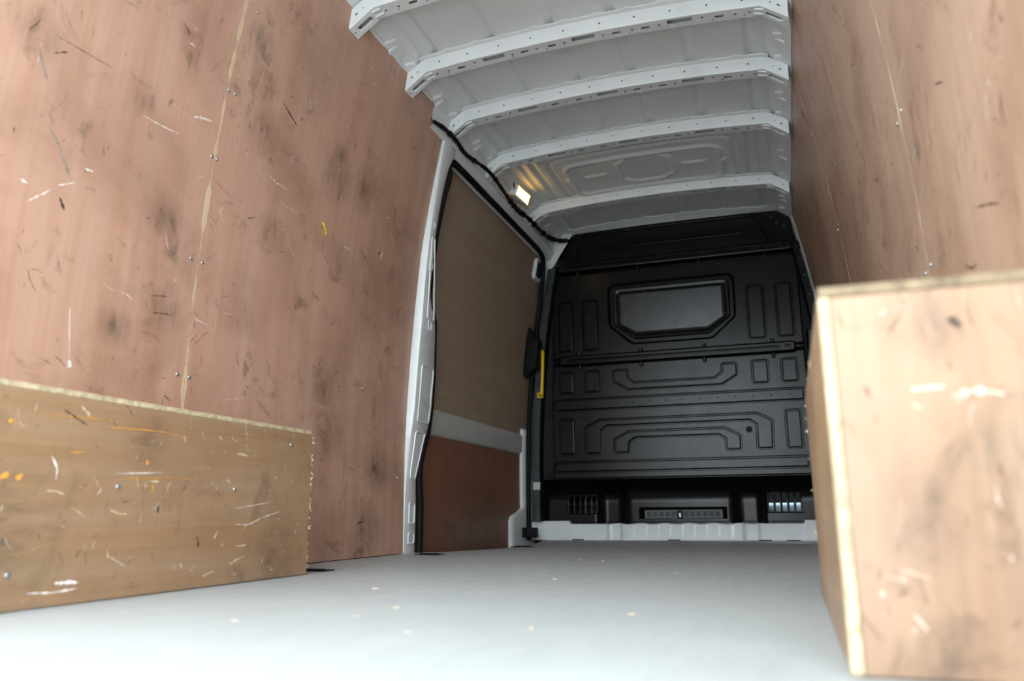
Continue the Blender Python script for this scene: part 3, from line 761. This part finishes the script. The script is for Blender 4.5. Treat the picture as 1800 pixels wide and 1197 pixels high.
for P in allpads:
    b.grid([[(x, YB, z) for x, z in inset(P, -GAP - .003)], [(x, YB + .003, z) for x, z in inset(P, -GAP)], [(x, YB + .016, z) for x, z in inset(P, -GAP + .001)]], 0, True)
main = b.build('main_panel', 'black', bk, smooth=35)
for P in allpads:
    b = MB(); b.loft([[(x, YB + .016, z) for x, z in inset(P, -.001)], [(x, YB + .002, z) for x, z in P], [(x, YB - .002, z) for x, z in inset(P, .0025)], [(x, YB - .003, z) for x, z in inset(P, .006)]], 0, False, False)
    b.tess(inset(P, .006), [], lambda x, z: (x, YB - .003, z))
    o = b.build('raised_pad', 'black', bk, smooth=35)
    if P is dotbar:
        for k in range(14):
            bb = MB(); c_ = circ(bx(-.655 + 1.31 * k / 13), .817, .0045, 8); bb.loft([[(x, YB - .003, z) for x, z in c_], [(x, YB - .0042, z) for x, z in inset(c_, .001)]]); bb.build('rivet', 'rubber', o)
bm = MB(); pts = [(.405 + .020*math.cos(a)*random.uniform(.75, 1.1), .625 + .020*math.sin(a)*random.uniform(.75, 1.1)) for a in frange(0, 2*PI, 22)[:-1]]
bm.tess(pts, [], lambda x, z: (x, YB - .0042, z)); bm.build('burn_mark', 'rubber', bk)
# blanked window
def win(dx, top, lowz, botz, bxx, r): return rpoly([(bx(-dx), top), (bx(dx), top), (bx(dx), lowz), (bx(bxx), botz), (bx(-bxx), botz), (bx(-dx), lowz)], [r, r, r*.9, r*.8, r*.8, r*.9], 6)
W0, W1, W1b, W2, W3 = win_o, win(.366, 1.555, 1.312, 1.198, .232, .052), win(.356, 1.545, 1.308, 1.208, .225, .048), win(.324, 1.513, 1.310, 1.243, .222, .022), win(.316, 1.505, 1.308, 1.250, .219, .018)
yy = lambda P, d: [(x, YB + d, z) for x, z in P]
b = MB(); b.loft([yy(inset(W0, -.004), 0), yy(W0, .004), yy(W1, .026), yy(inset(W1, .004), .028), yy(W1b, .024), yy(inset(W1b, .003), .004), yy(inset(W1b, .008), -.002), yy(inset(W2, -.004), -.002), yy(W2, .001), yy(inset(W2, .002), .008), yy(inset(W3, 0), .008)], 0, False, False)
b.build('window_surround', 'black', bk, smooth=40)
b = MB(); b.loft([yy(W3, .008), yy(inset(W3, .002), .003), yy(inset(W3, .005), .001), yy(inset(W3, .010), .001)], 0, False, False); b.tess(inset(W3, .010), [], lambda x, z: (x, YB + .001, z)); b.v = [(x, y + .055 * (z - 1.505) * -1 * (1 if abs(y - YB) < .0075 else 0) - .006, z) for x, y, z in b.v]; b.build('window_blank', 'pane', bk, smooth=40)
# cross beams
def beam(zc, hh, xa, xb_, drop):
    b = MB(); P = rect(bx(xa), bx(xb_), zc - hh, zc + hh, .028, 6)
    slot = rect(bx(xa + .062), bx(xb_ - .095), zc - .005, zc + .005, .005, 3); h1 = circ(bx(xa + .032), zc, .010, 10); h2 = circ(bx(xb_ - .05), zc, .012, 12, .008)
    b.grid([yy(P, .012), yy(inset(P, .001), -.020), yy(inset(P, .005), -.034), yy(inset(P, .011), -.041), yy(inset(P, .015), -.042)], 0, True)
    b.tess(inset(P, .015), [slot, h1, h2], lambda x, z: (x, YB - .042, z))
    rim = inset(slot, -.007); b.loft([yy(rim, -.042), yy(inset(rim, .002), -.047), yy(inset(slot, -.002), -.047), yy(slot, -.030), yy(inset(slot, .004), -.028)])
    for h in (h1, h2): b.loft([yy(inset(h, -.003), -.042), yy(inset(h, -.001), -.046), yy(h, -.042), yy(h, -.022), yy(inset(h, .003), -.022)])
    o = b.build('cross_beam', 'black', bk, smooth=35)
    for x in (-.575, -.19, .19, .58):
        for s in (-1, 1):
            bb = MB(); zz = zc + s * (hh + .008); bb.tube([(bx(x), YB - .012, zz - .012), (bx(x), YB - .014, zz + .012)], .011, 10); bb.build('beam_clip', 'black', o, smooth=50)
    b = MB(); 
    for s, x in ((-1, xa), (1, xb_)): b.tube([(bx(x) - s*.02, YB - .012, zc), (bx(x) + s*.035, YB - .010, zc)], .024, 12)
    b.build('beam_end', 'black', o, smooth=50)
beam(1.700, .034, -.722, .742, 0); beam(1.092, .035, -.708, .712, 0)
# upper panel with a pressed line loop and a long bead
up_out = rpoly([(-.735, 1.735), (.727, 1.735), (.724, 1.80), (.716, 1.941), (-.598, 1.944), (-.72, 1.75)], .008)
b = MB(); b.grid([yy(up_out, .016), yy(up_out, .006), yy(inset(up_out, .004), .003)], 0, True); b.tess(inset(up_out, .004), [], lambda x, z: (x, YB + .003, z)); upp = b.build('upper_panel', 'black', bk, smooth=35)
def bead(path, r, parent, name='pressed_bead'):
    b = MB(); b.tube(path, r, 6); return b.build(name, 'black', parent, smooth=60)
lp = [(-.60, 1.742), (-.552, 1.875), (-.535, 1.902), (-.50, 1.915), (0, 1.918), (.49, 1.916), (.53, 1.90), (.555, 1.87), (.60, 1.748)]
bead(spline([(bx(x), YB + .003, z) for x, z in lp], 5), .0040, upp); bead([(bx(x), YB + .003, z + .009) for x, z in ((-.49, 1.918), (0, 1.921), (.48, 1.919))], .003, upp)
bd = rect(bx(-.445), bx(.457), 1.812, 1.832, .010, 5)
b = MB(); b.loft([yy(bd, .004), yy(inset(bd, .002), -.004), yy(inset(bd, .0045), -.005), yy(inset(bd, .007), -.001)]); b.build('pressed_bead', 'black', upp, smooth=40)
bolt0 = None
def bolt(x, z, y, parent, sc=1.0):
    global bolt0
    if bolt0 is None:
        b = MB(); b.loft([[(rr*math.cos(2*PI*k/10), -h, rr*math.sin(2*PI*k/10)) for k in range(10)] for rr, h in ((.008, 0), (.0075, .002), (.005, .0045))])
        bolt0 = b.build('bolt', 'steel', smooth=40); bolt0.parent = parent; bolt0.location = Vector((x, y, z)) - origin_of(parent)
    else: share('bolt', bolt0, parent, (x, y, z))
for k in range(9): bolt(-.555 + k * .148, 1.932, YB + .003, upp)
for x, z in ((.66, 1.925), (.62, 1.895), (.645, 1.86), (.685, 1.83)): bolt(x, z, YB + .003, upp)
# post flanges either side
for s in (-1, 1):
    b = MB(); rows = []; ret = []
    for z in frange(.11, 1.70, 30):
        x = xw(z) + (0.0 if s < 0 else -.005); rows.append([(s*(x + (.006 if s < 0 else -.012)), 4.755, z), (s*(x + (.004 if s < 0 else -.016)), 4.742, z), (s*(x - .046), 4.742, z), (s*(x - .050), 4.748, z)]); ret.append([(s*(x - .050), 4.748, z), (s*(x - .056), YB + .018, z)])
    b.grid(rows); b.grid(ret, 1); fl_ = b.build('post_flange', ['steel' if s < 0 else 'black', 'rubber'], bk, smooth=35)
    for z in (.20, .42, .66, .95, 1.24, 1.38, 1.50, 1.60): bolt(s*(xw(z) - .031), z, 4.742, fl_)
    b = MB(); rows = []
    for z in frange(.36, 1.66, 24):
        x = xw(z); xi = .772 if s < 0 else .742
        rows.append([(s*(x - .056), YB + .008, z), (s*(x - .066), YB + .012, z), (s*(xi + .012), YB + .014, z), (s*xi, YB + .015, z)])
    b.grid(rows); b.build('side_channel', 'rubber', bk, smooth=35)
# joint plates on the left flange
for z0, z1, mt in ((.30, .345, 'strip'), (.555, .565, 'steel')):
    b = MB(); x = xw(z0); b.box((-(x - .008), 4.734, z0), (-(x - .052), 4.743, z1)); b.build('flange_plate', mt, bk)
b = MB(); P = rect(.755, .825, 1.07, 1.19, .012, 3); b.loft([yy(P, .012), yy(inset(P, .004), -.03), yy(inset(P, .012), -.036)]); b.build('side_bracket', 'black', bk, smooth=40)
# lower kick panel with vents and tray
def ykick(x, z):
    ax = x - XC
    v = 0
    for c in (-.405, .385): v += .055 * (sstep(c - .10, c - .045, ax) - sstep(c + .045, c + .10, ax)) * (1 if True else 0)
    v += .10 * (1 - sstep(-.90, -.80, ax)) + .08 * sstep(.80, .90, ax)
    top = .055 * sstep(.22, .37, z)
    return YB + .015 + v * (.55 + .45 * sstep(.36, .2, z) if False else .8) + top + .02 * sstep(.27, .37, z)
def vcells(x0, x1): 
    wd = (x1 - x0) / 5; return [(x0 + k*wd + .0065, x0 + (k+1)*wd - .0065) for k in range(5)]
VX = [vcells(-.688, -.506), vcells(.476, .658)]; VZ = [(.160, .207), (.216, .263)]
TR = (-.256, .252, .121, .190)
xs = set(frange(-.875, .875, 90)); zs = set(frange(.098, .372, 18))
for cells in VX:
    for a, c in cells: xs |= {a, c}
    xs |= {cells[0][0] - .012, cells[-1][1] + .012}
for a, c in VZ: zs |= {a, c}
zs |= {.150, .273, TR[2], TR[3]}; xs |= {TR[0], TR[1]}
xs = sorted(xs); zs = sorted(zs)
kick = MB(); vents = [MB(), MB()]
def quad(mb, x0, x1, z0, z1): mb.add([(x0, ykick(x0, z0), z0), (x1, ykick(x1, z0), z0), (x1, ykick(x1, z1), z1), (x0, ykick(x0, z1), z1)], [(0, 1, 2, 3)])
for i in range(len(xs) - 1):
    for j in range(len(zs) - 1):
        xm, zm = (xs[i] + xs[i+1]) / 2, (zs[j] + zs[j+1]) / 2
        if TR[0] < xm < TR[1] and TR[2] < zm < TR[3]: continue
        tgt = kick
        for v_, cells in enumerate(VX):
            if cells[0][0] - .012 < xm < cells[-1][1] + .012 and .150 < zm < .273: tgt = vents[v_]
        if tgt is not kick and any(a < xm < c for a, c in VX[0] + VX[1]) and any(a < zm < c for a, c in VZ): continue
        quad(tgt, xs[i], xs[i+1], zs[j], zs[j+1])
kick.grid([[(x, YB + .004, .364) for x in frange(-.875, .875, 30)], [(x, YB + .12, .368) for x in frange(-.875, .875, 30)]])
kp = weld(kick).build('kick_panel', 'black', bk, smooth=50)
for mb in vents:
    o = weld(mb).build('vent_grille', 'black', bk, smooth=50); sm = o.modifiers.new('thickness', 'SOLIDIFY'); sm.thickness = .008; sm.offset = -1
ty = ykick(XC, .15)
trc = lambda d, y: [(x, ty + y, z) for x, z in [(TR[0]+d, TR[2]+d*.12), (TR[1]-d, TR[2]+d*.12), (TR[1]-d, TR[3]-d*.6), (TR[0]+d, TR[3]-d*.6)]]
b = MB(); b.loft([trc(0, 0), trc(.003, .004), trc(.028, .032)]); tray = b.build('tray_recess', 'black', bk)
gx0, gx1 = -.224, .222; slots = []
n_ = 12; pw = (gx1 - gx0 - .014) / n_
P = rect(gx0, gx1, .126, .171, .004, 3)
for k in range(n_):
    c = gx0 + .007 + pw * (k + .5)
    if k == 5: continue
    slots.append(rect(c - pw*.40, c + pw*.40, .133, .164, .004, 3))
b = MB(); b.tess(P, slots, lambda x, z: (x, ty + .020, z)); b.grid([[(x, ty + .020, z) for x, z in P], [(x, ty + .032, z) for x, z in P]], 0, True)
for q in slots: b.grid([[(x, ty + .020, z) for x, z in q], [(x, ty + .028, z) for x, z in q]], 0, True)
gr = b.build('tray_grille', 'grille', bk)
b = MB()
for q in slots: b.tess(q, [], lambda x, z: (x, ty + .0265, z))
b.build('grille_insert', 'dgrey', gr)
c = gx0 + .007 + pw * 5.5; P = rect(c - .017, c + .017, .124, .168, .005, 3); q = rect(c - .006, c + .006, .132, .156, .004, 3)
b = MB(); b.tess(P, [q], lambda x, z: (x, ty + .010, z)); b.grid([[(x, ty + .010, z) for x, z in P], [(x, ty + .02, z) for x, z in P]], 0, True); b.grid([[(x, ty + .010, z) for x, z in q], [(x, ty + .02, z) for x, z in q]], 0, True)
lt = b.build('tray_latch', 'rubber', gr); b = MB(); b.tess(q, [], lambda x, z: (x, ty + .0195, z)); b.build('latch_eye', 'zinc', lt)
# bottom flange with bolts
b = MB(); fx = frange(-.68, .655, 130)
def tb(x): return .006 * math.sin(x * 38) if abs(x) < .32 else 0
b.grid([[(x, ykick(x, .11) - .004, .108) for x in fx], [(x, ykick(x, .1) - .008, .104) for x in fx], [(x, ykick(x, .09) - .008, .090 + tb(x) * .6) for x in fx]]); bf = b.build('bottom_flange', 'black', bk, smooth=40)
for x in (-.62, -.52, -.30, .10, .22, .33, .50, .62): bolt(x, .097, ykick(x, .097) - .008, bf)
# full-height skin that closes the cargo space off from the cab
b = MB(); b.box((-.99, 4.93, .40), (.99, 4.95, 2.06)); b.box((-.99, 4.90, -.13), (.99, 4.92, .098)); tag(b.build('wall_front', 'rubber'), kind='structure')

# white sill at the foot of the bulkhead
b = MB(); fx = frange(-.885, .885, 180)
def ys(x): return 4.785 + .028 * sum(sstep(c - .05, c - .03, x) - sstep(c + .03, c + .05, x) for c in (-.40, .38))
def zt(x):
    z = .094 + .003 * math.sin(x * 45) * (1 if abs(x) < .45 else 0)
    if x < -.675: z = .112
    if x > .66: z = .113
    return z
b.grid([[(x, ys(x) - .006, .0) for x in fx], [(x, ys(x), .012) for x in fx], [(x, ys(x), zt(x) - .006) for x in fx], [(x, ys(x) + .005, zt(x)) for x in fx], [(x, ys(x) + .05, zt(x)) for x in fx]])
sill = tag(b.build('trim_1', 'paint', smooth=40), kind='structure')
for x in (-.62, -.05, .45, .60):
    b = MB(); P = rect(x - .035, x + .035, 4.762, 4.776, .003, 2); b.loft([[(a, c, z) for a, c in inset(P, d)] for z, d in ((.0005, 0), (.006, .001))]); b.build('floor_clip', 'rubber', sill)

# ------------------------------------------------------------------ behind the vents: duct in the cab
b = MB(); b.tube(spline([(.30, 5.10, .165), (.55, 5.08, .17), (.80, 5.10, .165)], 6), .045, 14); duct = b
o = duct.build('heater_duct', 'bluegrey', loc=(.55, 5.08, .12), smooth=60); tag(o, 'pale blue duct glimpsed behind the right-hand bulkhead vent', 'duct')
b = MB(); b.box((-.95, 5.40, -.12), (.95, 5.42, .55)); b.box((-.95, 4.96, -.12), (.95, 5.42, -.10)); b.box((-.95, 4.955, .42), (.30, 5.42, .44)); b.box((.82, 4.96, -.12), (.84, 5.42, .55)); b.box((-.97, 4.96, -.12), (-.95, 5.42, .55)); tag(b.build('cab_shade_box', 'dgrey'), kind='structure')  # invented dark box behind the vents, part cover added to keep daylight low

# ------------------------------------------------------------------ yellow grab handle
gh = empty('grab_handle', (-.83, 4.74, .868), 'yellow plastic grab handle bolted to the post beside the bulkhead', 'handle')
xa, xb_ = -.845, -.806
b = MB(); b.tube(spline([(xa + .010, 4.735, 1.155), (xb_ - .004, 4.712, 1.152), (xb_ + .003, 4.70, 1.13), (xb_ + .001, 4.698, 1.02), (xb_ - .006, 4.70, .90), (xb_ - .010, 4.712, .882), (xa + .008, 4.735, .879)], 6), (lambda i: (.0105, .0105)), 10); b.build('bar', 'yellow', gh, smooth=60)
for z in (1.152, .880):
    b = MB(); P = rect(xa - .008, xa + .030, z - .018, z + .018, .005, 3); b.loft([[(x, 4.741, zz) for x, zz in P], [(x, 4.728, zz) for x, zz in P], [(x, 4.725, zz) for x, zz in inset(P, .003)]]); k = b.build('bracket', 'yellow', gh, smooth=40)
    b = MB(); cc = circ(xa + .008, z, .006, 10); b.loft([[(x, 4.725, zz) for x, zz in cc], [(x, 4.7225, zz) for x, zz in inset(cc, .0015)]]); b.build('bolt', 'steel', k)

# ------------------------------------------------------------------ cargo lamp, wiring loom
lc = Vector((-.693, 3.955, 1.890)); lamp = empty('cargo_lamp', lc, 'lit warm rectangular cargo lamp under the roof edge above the sliding door', 'lamp')
ax_u = Vector((0, 1, 0)); nrm = Vector((.93, -.10, -.33)).normalized(); ax_u = (ax_u - nrm * ax_u.dot(nrm)).normalized(); ax_v = nrm.cross(ax_u)
LP = lambda u, v, n: lc + ax_u * u + ax_v * v + nrm * n
P = rect(-.085, .085, -.033, .033, .012, 4)
b = MB(); b.loft([[LP(u, v, n) for u, v in inset(P, d)] for d, n in ((0, -.030), (0, .010), (.003, .014), (.010, .014), (.011, .011))], 0, True, True); b.build('housing', 'white_plastic', lamp, smooth=40)
Q = inset(P, .011); b = MB(); b.loft([[LP(u, v, n) for u, v in inset(Q, d)] for d, n in ((0, .0115), (.002, .0155), (.006, .0165))]); b.build('lens', 'lens', lamp, smooth=40)
b = MB(); b.tube(spline([LP(-.078, .0, -.004), LP(-.10, .01, .0), LP(-.115, .035, -.002), LP(-.10, .06, -.006)], 5), .0035, 6); b.build('pigtail', 'rubber', lamp, smooth=60)
lpts = [(-.728, 2.868, 1.806), (-.722, 2.966, 1.815), (-.718, 3.092, 1.819), (-.716, 3.207, 1.806), (-.712, 3.448, 1.832), (-.711, 3.591, 1.838), (-.715, 3.756, 1.815), (-.716, 3.949, 1.806), (-.714, 4.143, 1.822), (-.711, 4.362, 1.830), (-.705, 4.60, 1.850), (-.682, 4.74, 1.880), (-.64, 4.785, 1.895)]
lpts = [(x + random.uniform(-.002, .004), y, z + random.uniform(-.004, .004)) for x, y, z in lpts]
path = spline(lpts, 14); rj = [random.uniform(.0075, .0115) for _ in path]
for k in range(len(rj)): 
    if k > len(rj) * .5 and random.random() < .18: rj[k] = .017
b = MB(); b.tube(path, lambda i: rj[i], 9); loom = b.build('wiring_loom', 'rubber', loc=lpts[0], smooth=70); tag(loom, 'black taped wiring loom running along the roof rail above the sliding door', 'cable')
for k in (20, 48, 70, 96, 120, 144):
    p = path[k]; d = (path[k+1] - path[k-1]).normalized(); b = MB(); b.tube([p - d*.011, p - d*.010, p + d*.010, p + d*.011], lambda i: (.009, .0125, .0125, .009)[i], 8); b.build('cable_clip', 'rubber', loom)
for k, (y, z) in enumerate(((3.86, 1.842), (3.90, 1.855), (3.945, 1.835))):
    b = MB(); P = rect(y - .014, y + .014, z - .012, z + .012, .005, 3); b.loft([[(-.742 + h, a, c) for a, c in inset(P, d)] for d, h in ((0, .0), (.002, .012), (.006, .014))]); b.build('foam_wrap', 'orange_foam', loom, smooth=40)

# ------------------------------------------------------------------ wheel arch boxes
def ply_sheet(parent, name, a, b_, thin, mats, uvf, bevel=.0015):
    mb = MB(); mb.box(a, b_)
    for k, f in enumerate(mb.f):
        axis = ('z', 'z', 'y', 'x', 'y', 'x')[k]; mb.mi[k] = 0 if axis == thin else 1
    return mb.build(name, mats, parent, uvf=uvf, bevel=bevel)
XZ = lambda x, y, z: (x, z); XY = lambda x, y, z: (y, x)
lb = empty('wheel_arch_box', (-.76, 1.3, 0), 'scratched yellow-brown plywood wheel arch box against the left wall with screws and cream chips', 'box')
sd = ply_sheet(lb, 'side_panel', (-.642, .86, .002), (-.630, 1.900, .3695), 'x', ['ply_box', 'ply_edge'], YZ)
ply_sheet(lb, 'top_panel', (-.882, .86, .370), (-.6315, 1.897, .381), 'z', ['ply_box', 'ply_edge'], XY)
ply_sheet(lb, 'end_panel', (-.882, 1.884, .002), (-.6425, 1.895, .3695), 'y', ['ply_box', 'ply_edge'], XZ)
for y, z in ((1.234, .210), (1.583, .215), (1.02, .06), (1.80, .335)): screw(sd, (-.630, y, z), (0, PI/2, 0))
bf_ = lambda y, z, h: (-.630 + h, y, z)
marks(sd, BMARK + rand_marks(190, .9, 1.88, .01, .36, ['cream', 'orange', 'white', 'dark', 'brown', 'cream', 'dark'], .03, .35, .003), bf_)
def splinters(parent, n, fn, mat='mk_cream'):
    b = MB()
    for _ in range(n):
        q = random.random(); l = random.uniform(.006, .02); wd = random.uniform(.001, .003); p0 = fn(q)
        d = Vector((random.uniform(0, .006), random.uniform(.0, .010), random.uniform(-l, l)))
        b.add([p0 + Vector((0, 0, -wd)), p0 + Vector((0, 0, wd)), p0 + d, p0 + Vector((-.002, 0, 0))], [(0, 1, 2), (0, 3, 2), (1, 3, 2)])
    o = b.build('splinters', mat, parent); o['kind'] = 'stuff'
splinters(sd, 34, lambda q: Vector((-.630, 1.8995, .005 + .36*q)))
rb = empty('wheel_arch_box', (.77, 1.25, 0), 'pale worn plywood wheel arch box against the right wall with raw cream edge', 'box')
sdr = ply_sheet(rb, 'side_panel', (.642, .860, .002), (.6535, 1.645, .3705), 'x', ['ply_box', 'ply_edge'], YZ)
ply_sheet(rb, 'end_panel', (.654, .8615, .002), (.884, .874, .3705), 'y', ['ply_box_pale', 'ply_edge'], XZ)
ply_sheet(rb, 'end_panel', (.6575, 1.632, .002), (.884, 1.643, .3705), 'y', ['ply_box', 'ply_edge'], XZ)
ply_sheet(rb, 'top_panel', (.643, .8605, .371), (.884, 1.644, .382), 'z', ['ply_box', 'ply_edge_dirty'], XY)
marks(sdr, rand_marks(90, .87, 1.63, .01, .36, ['cream', 'orange', 'white', 'dark', 'brown'], .03, .35, .003), lambda y, z, h: (.642 - h, y, z))
ef = lambda x, z, h: (x, .8615 - h, z)
e_items = [('pale', .016, [(.755, .262), (.775, .266), (.80, .262)]), ('pale', .008, [(.72, .27), (.75, .272)]), ('pale', .010, [(.700, .348), (.704, .352)]), ('pale', .008, [(.672, .075), (.678, .078)]), ('pale', .004, [(.675, .095), (.70, .088)]), ('dark', .012, [(.76, .34), (.77, .33)]), ('pale', .004, [(.70, .06), (.712, .045)])]
marks(rb.children[1], e_items + rand_marks(40, .66, .87, .02, .36, ['brown', 'pale', 'pale', 'brown'], .04, .6, .004), ef)
splinters(sdr, 9, lambda q: Vector((.642 - .004*random.random(), 1.645, .005 + .36*q)))
splinters(sdr, 4, lambda q: Vector((.6425, .865 + .78*q, .372)))

# ------------------------------------------------------------------ wood chips on the floor
chips = [(-.045, 1.274), (-.104, 2.775), (-.005, 2.692), (.117, 2.752), (.048, 1.922), (.353, 1.289), (-.251, 1.58), (-.2, 1.05), (.1, 1.02), (-.05, 1.15), (.25, 1.1), (-.4, 2.4), (.3, 2.2)]
ch0 = None
for k, (x, y) in enumerate(chips):
    if ch0 is None:
        b = MB(); b.loft([[(a*q, c*q, z) for a, c in ((-.012, -.002), (.002, -.0035), (.013, -.001), (.011, .002), (-.004, .0035))] for q, z in ((1, .0), (.9, .0016), (.5, .0022))], 0, True, True); o = ch0 = b.build('wood_chip', 'mk_tan')
    else: o = ch0.copy(); COL.objects.link(o)
    o.location = (x, y, .0002); o.rotation_euler = (0, 0, random.uniform(-.6, .6)); s = random.uniform(.3, .6); o.scale = (s, s, s)
    tag(o, 'tiny cream wood chip lying on the grey floor', 'wood chip', 'wood chips scattered on the grey floor')
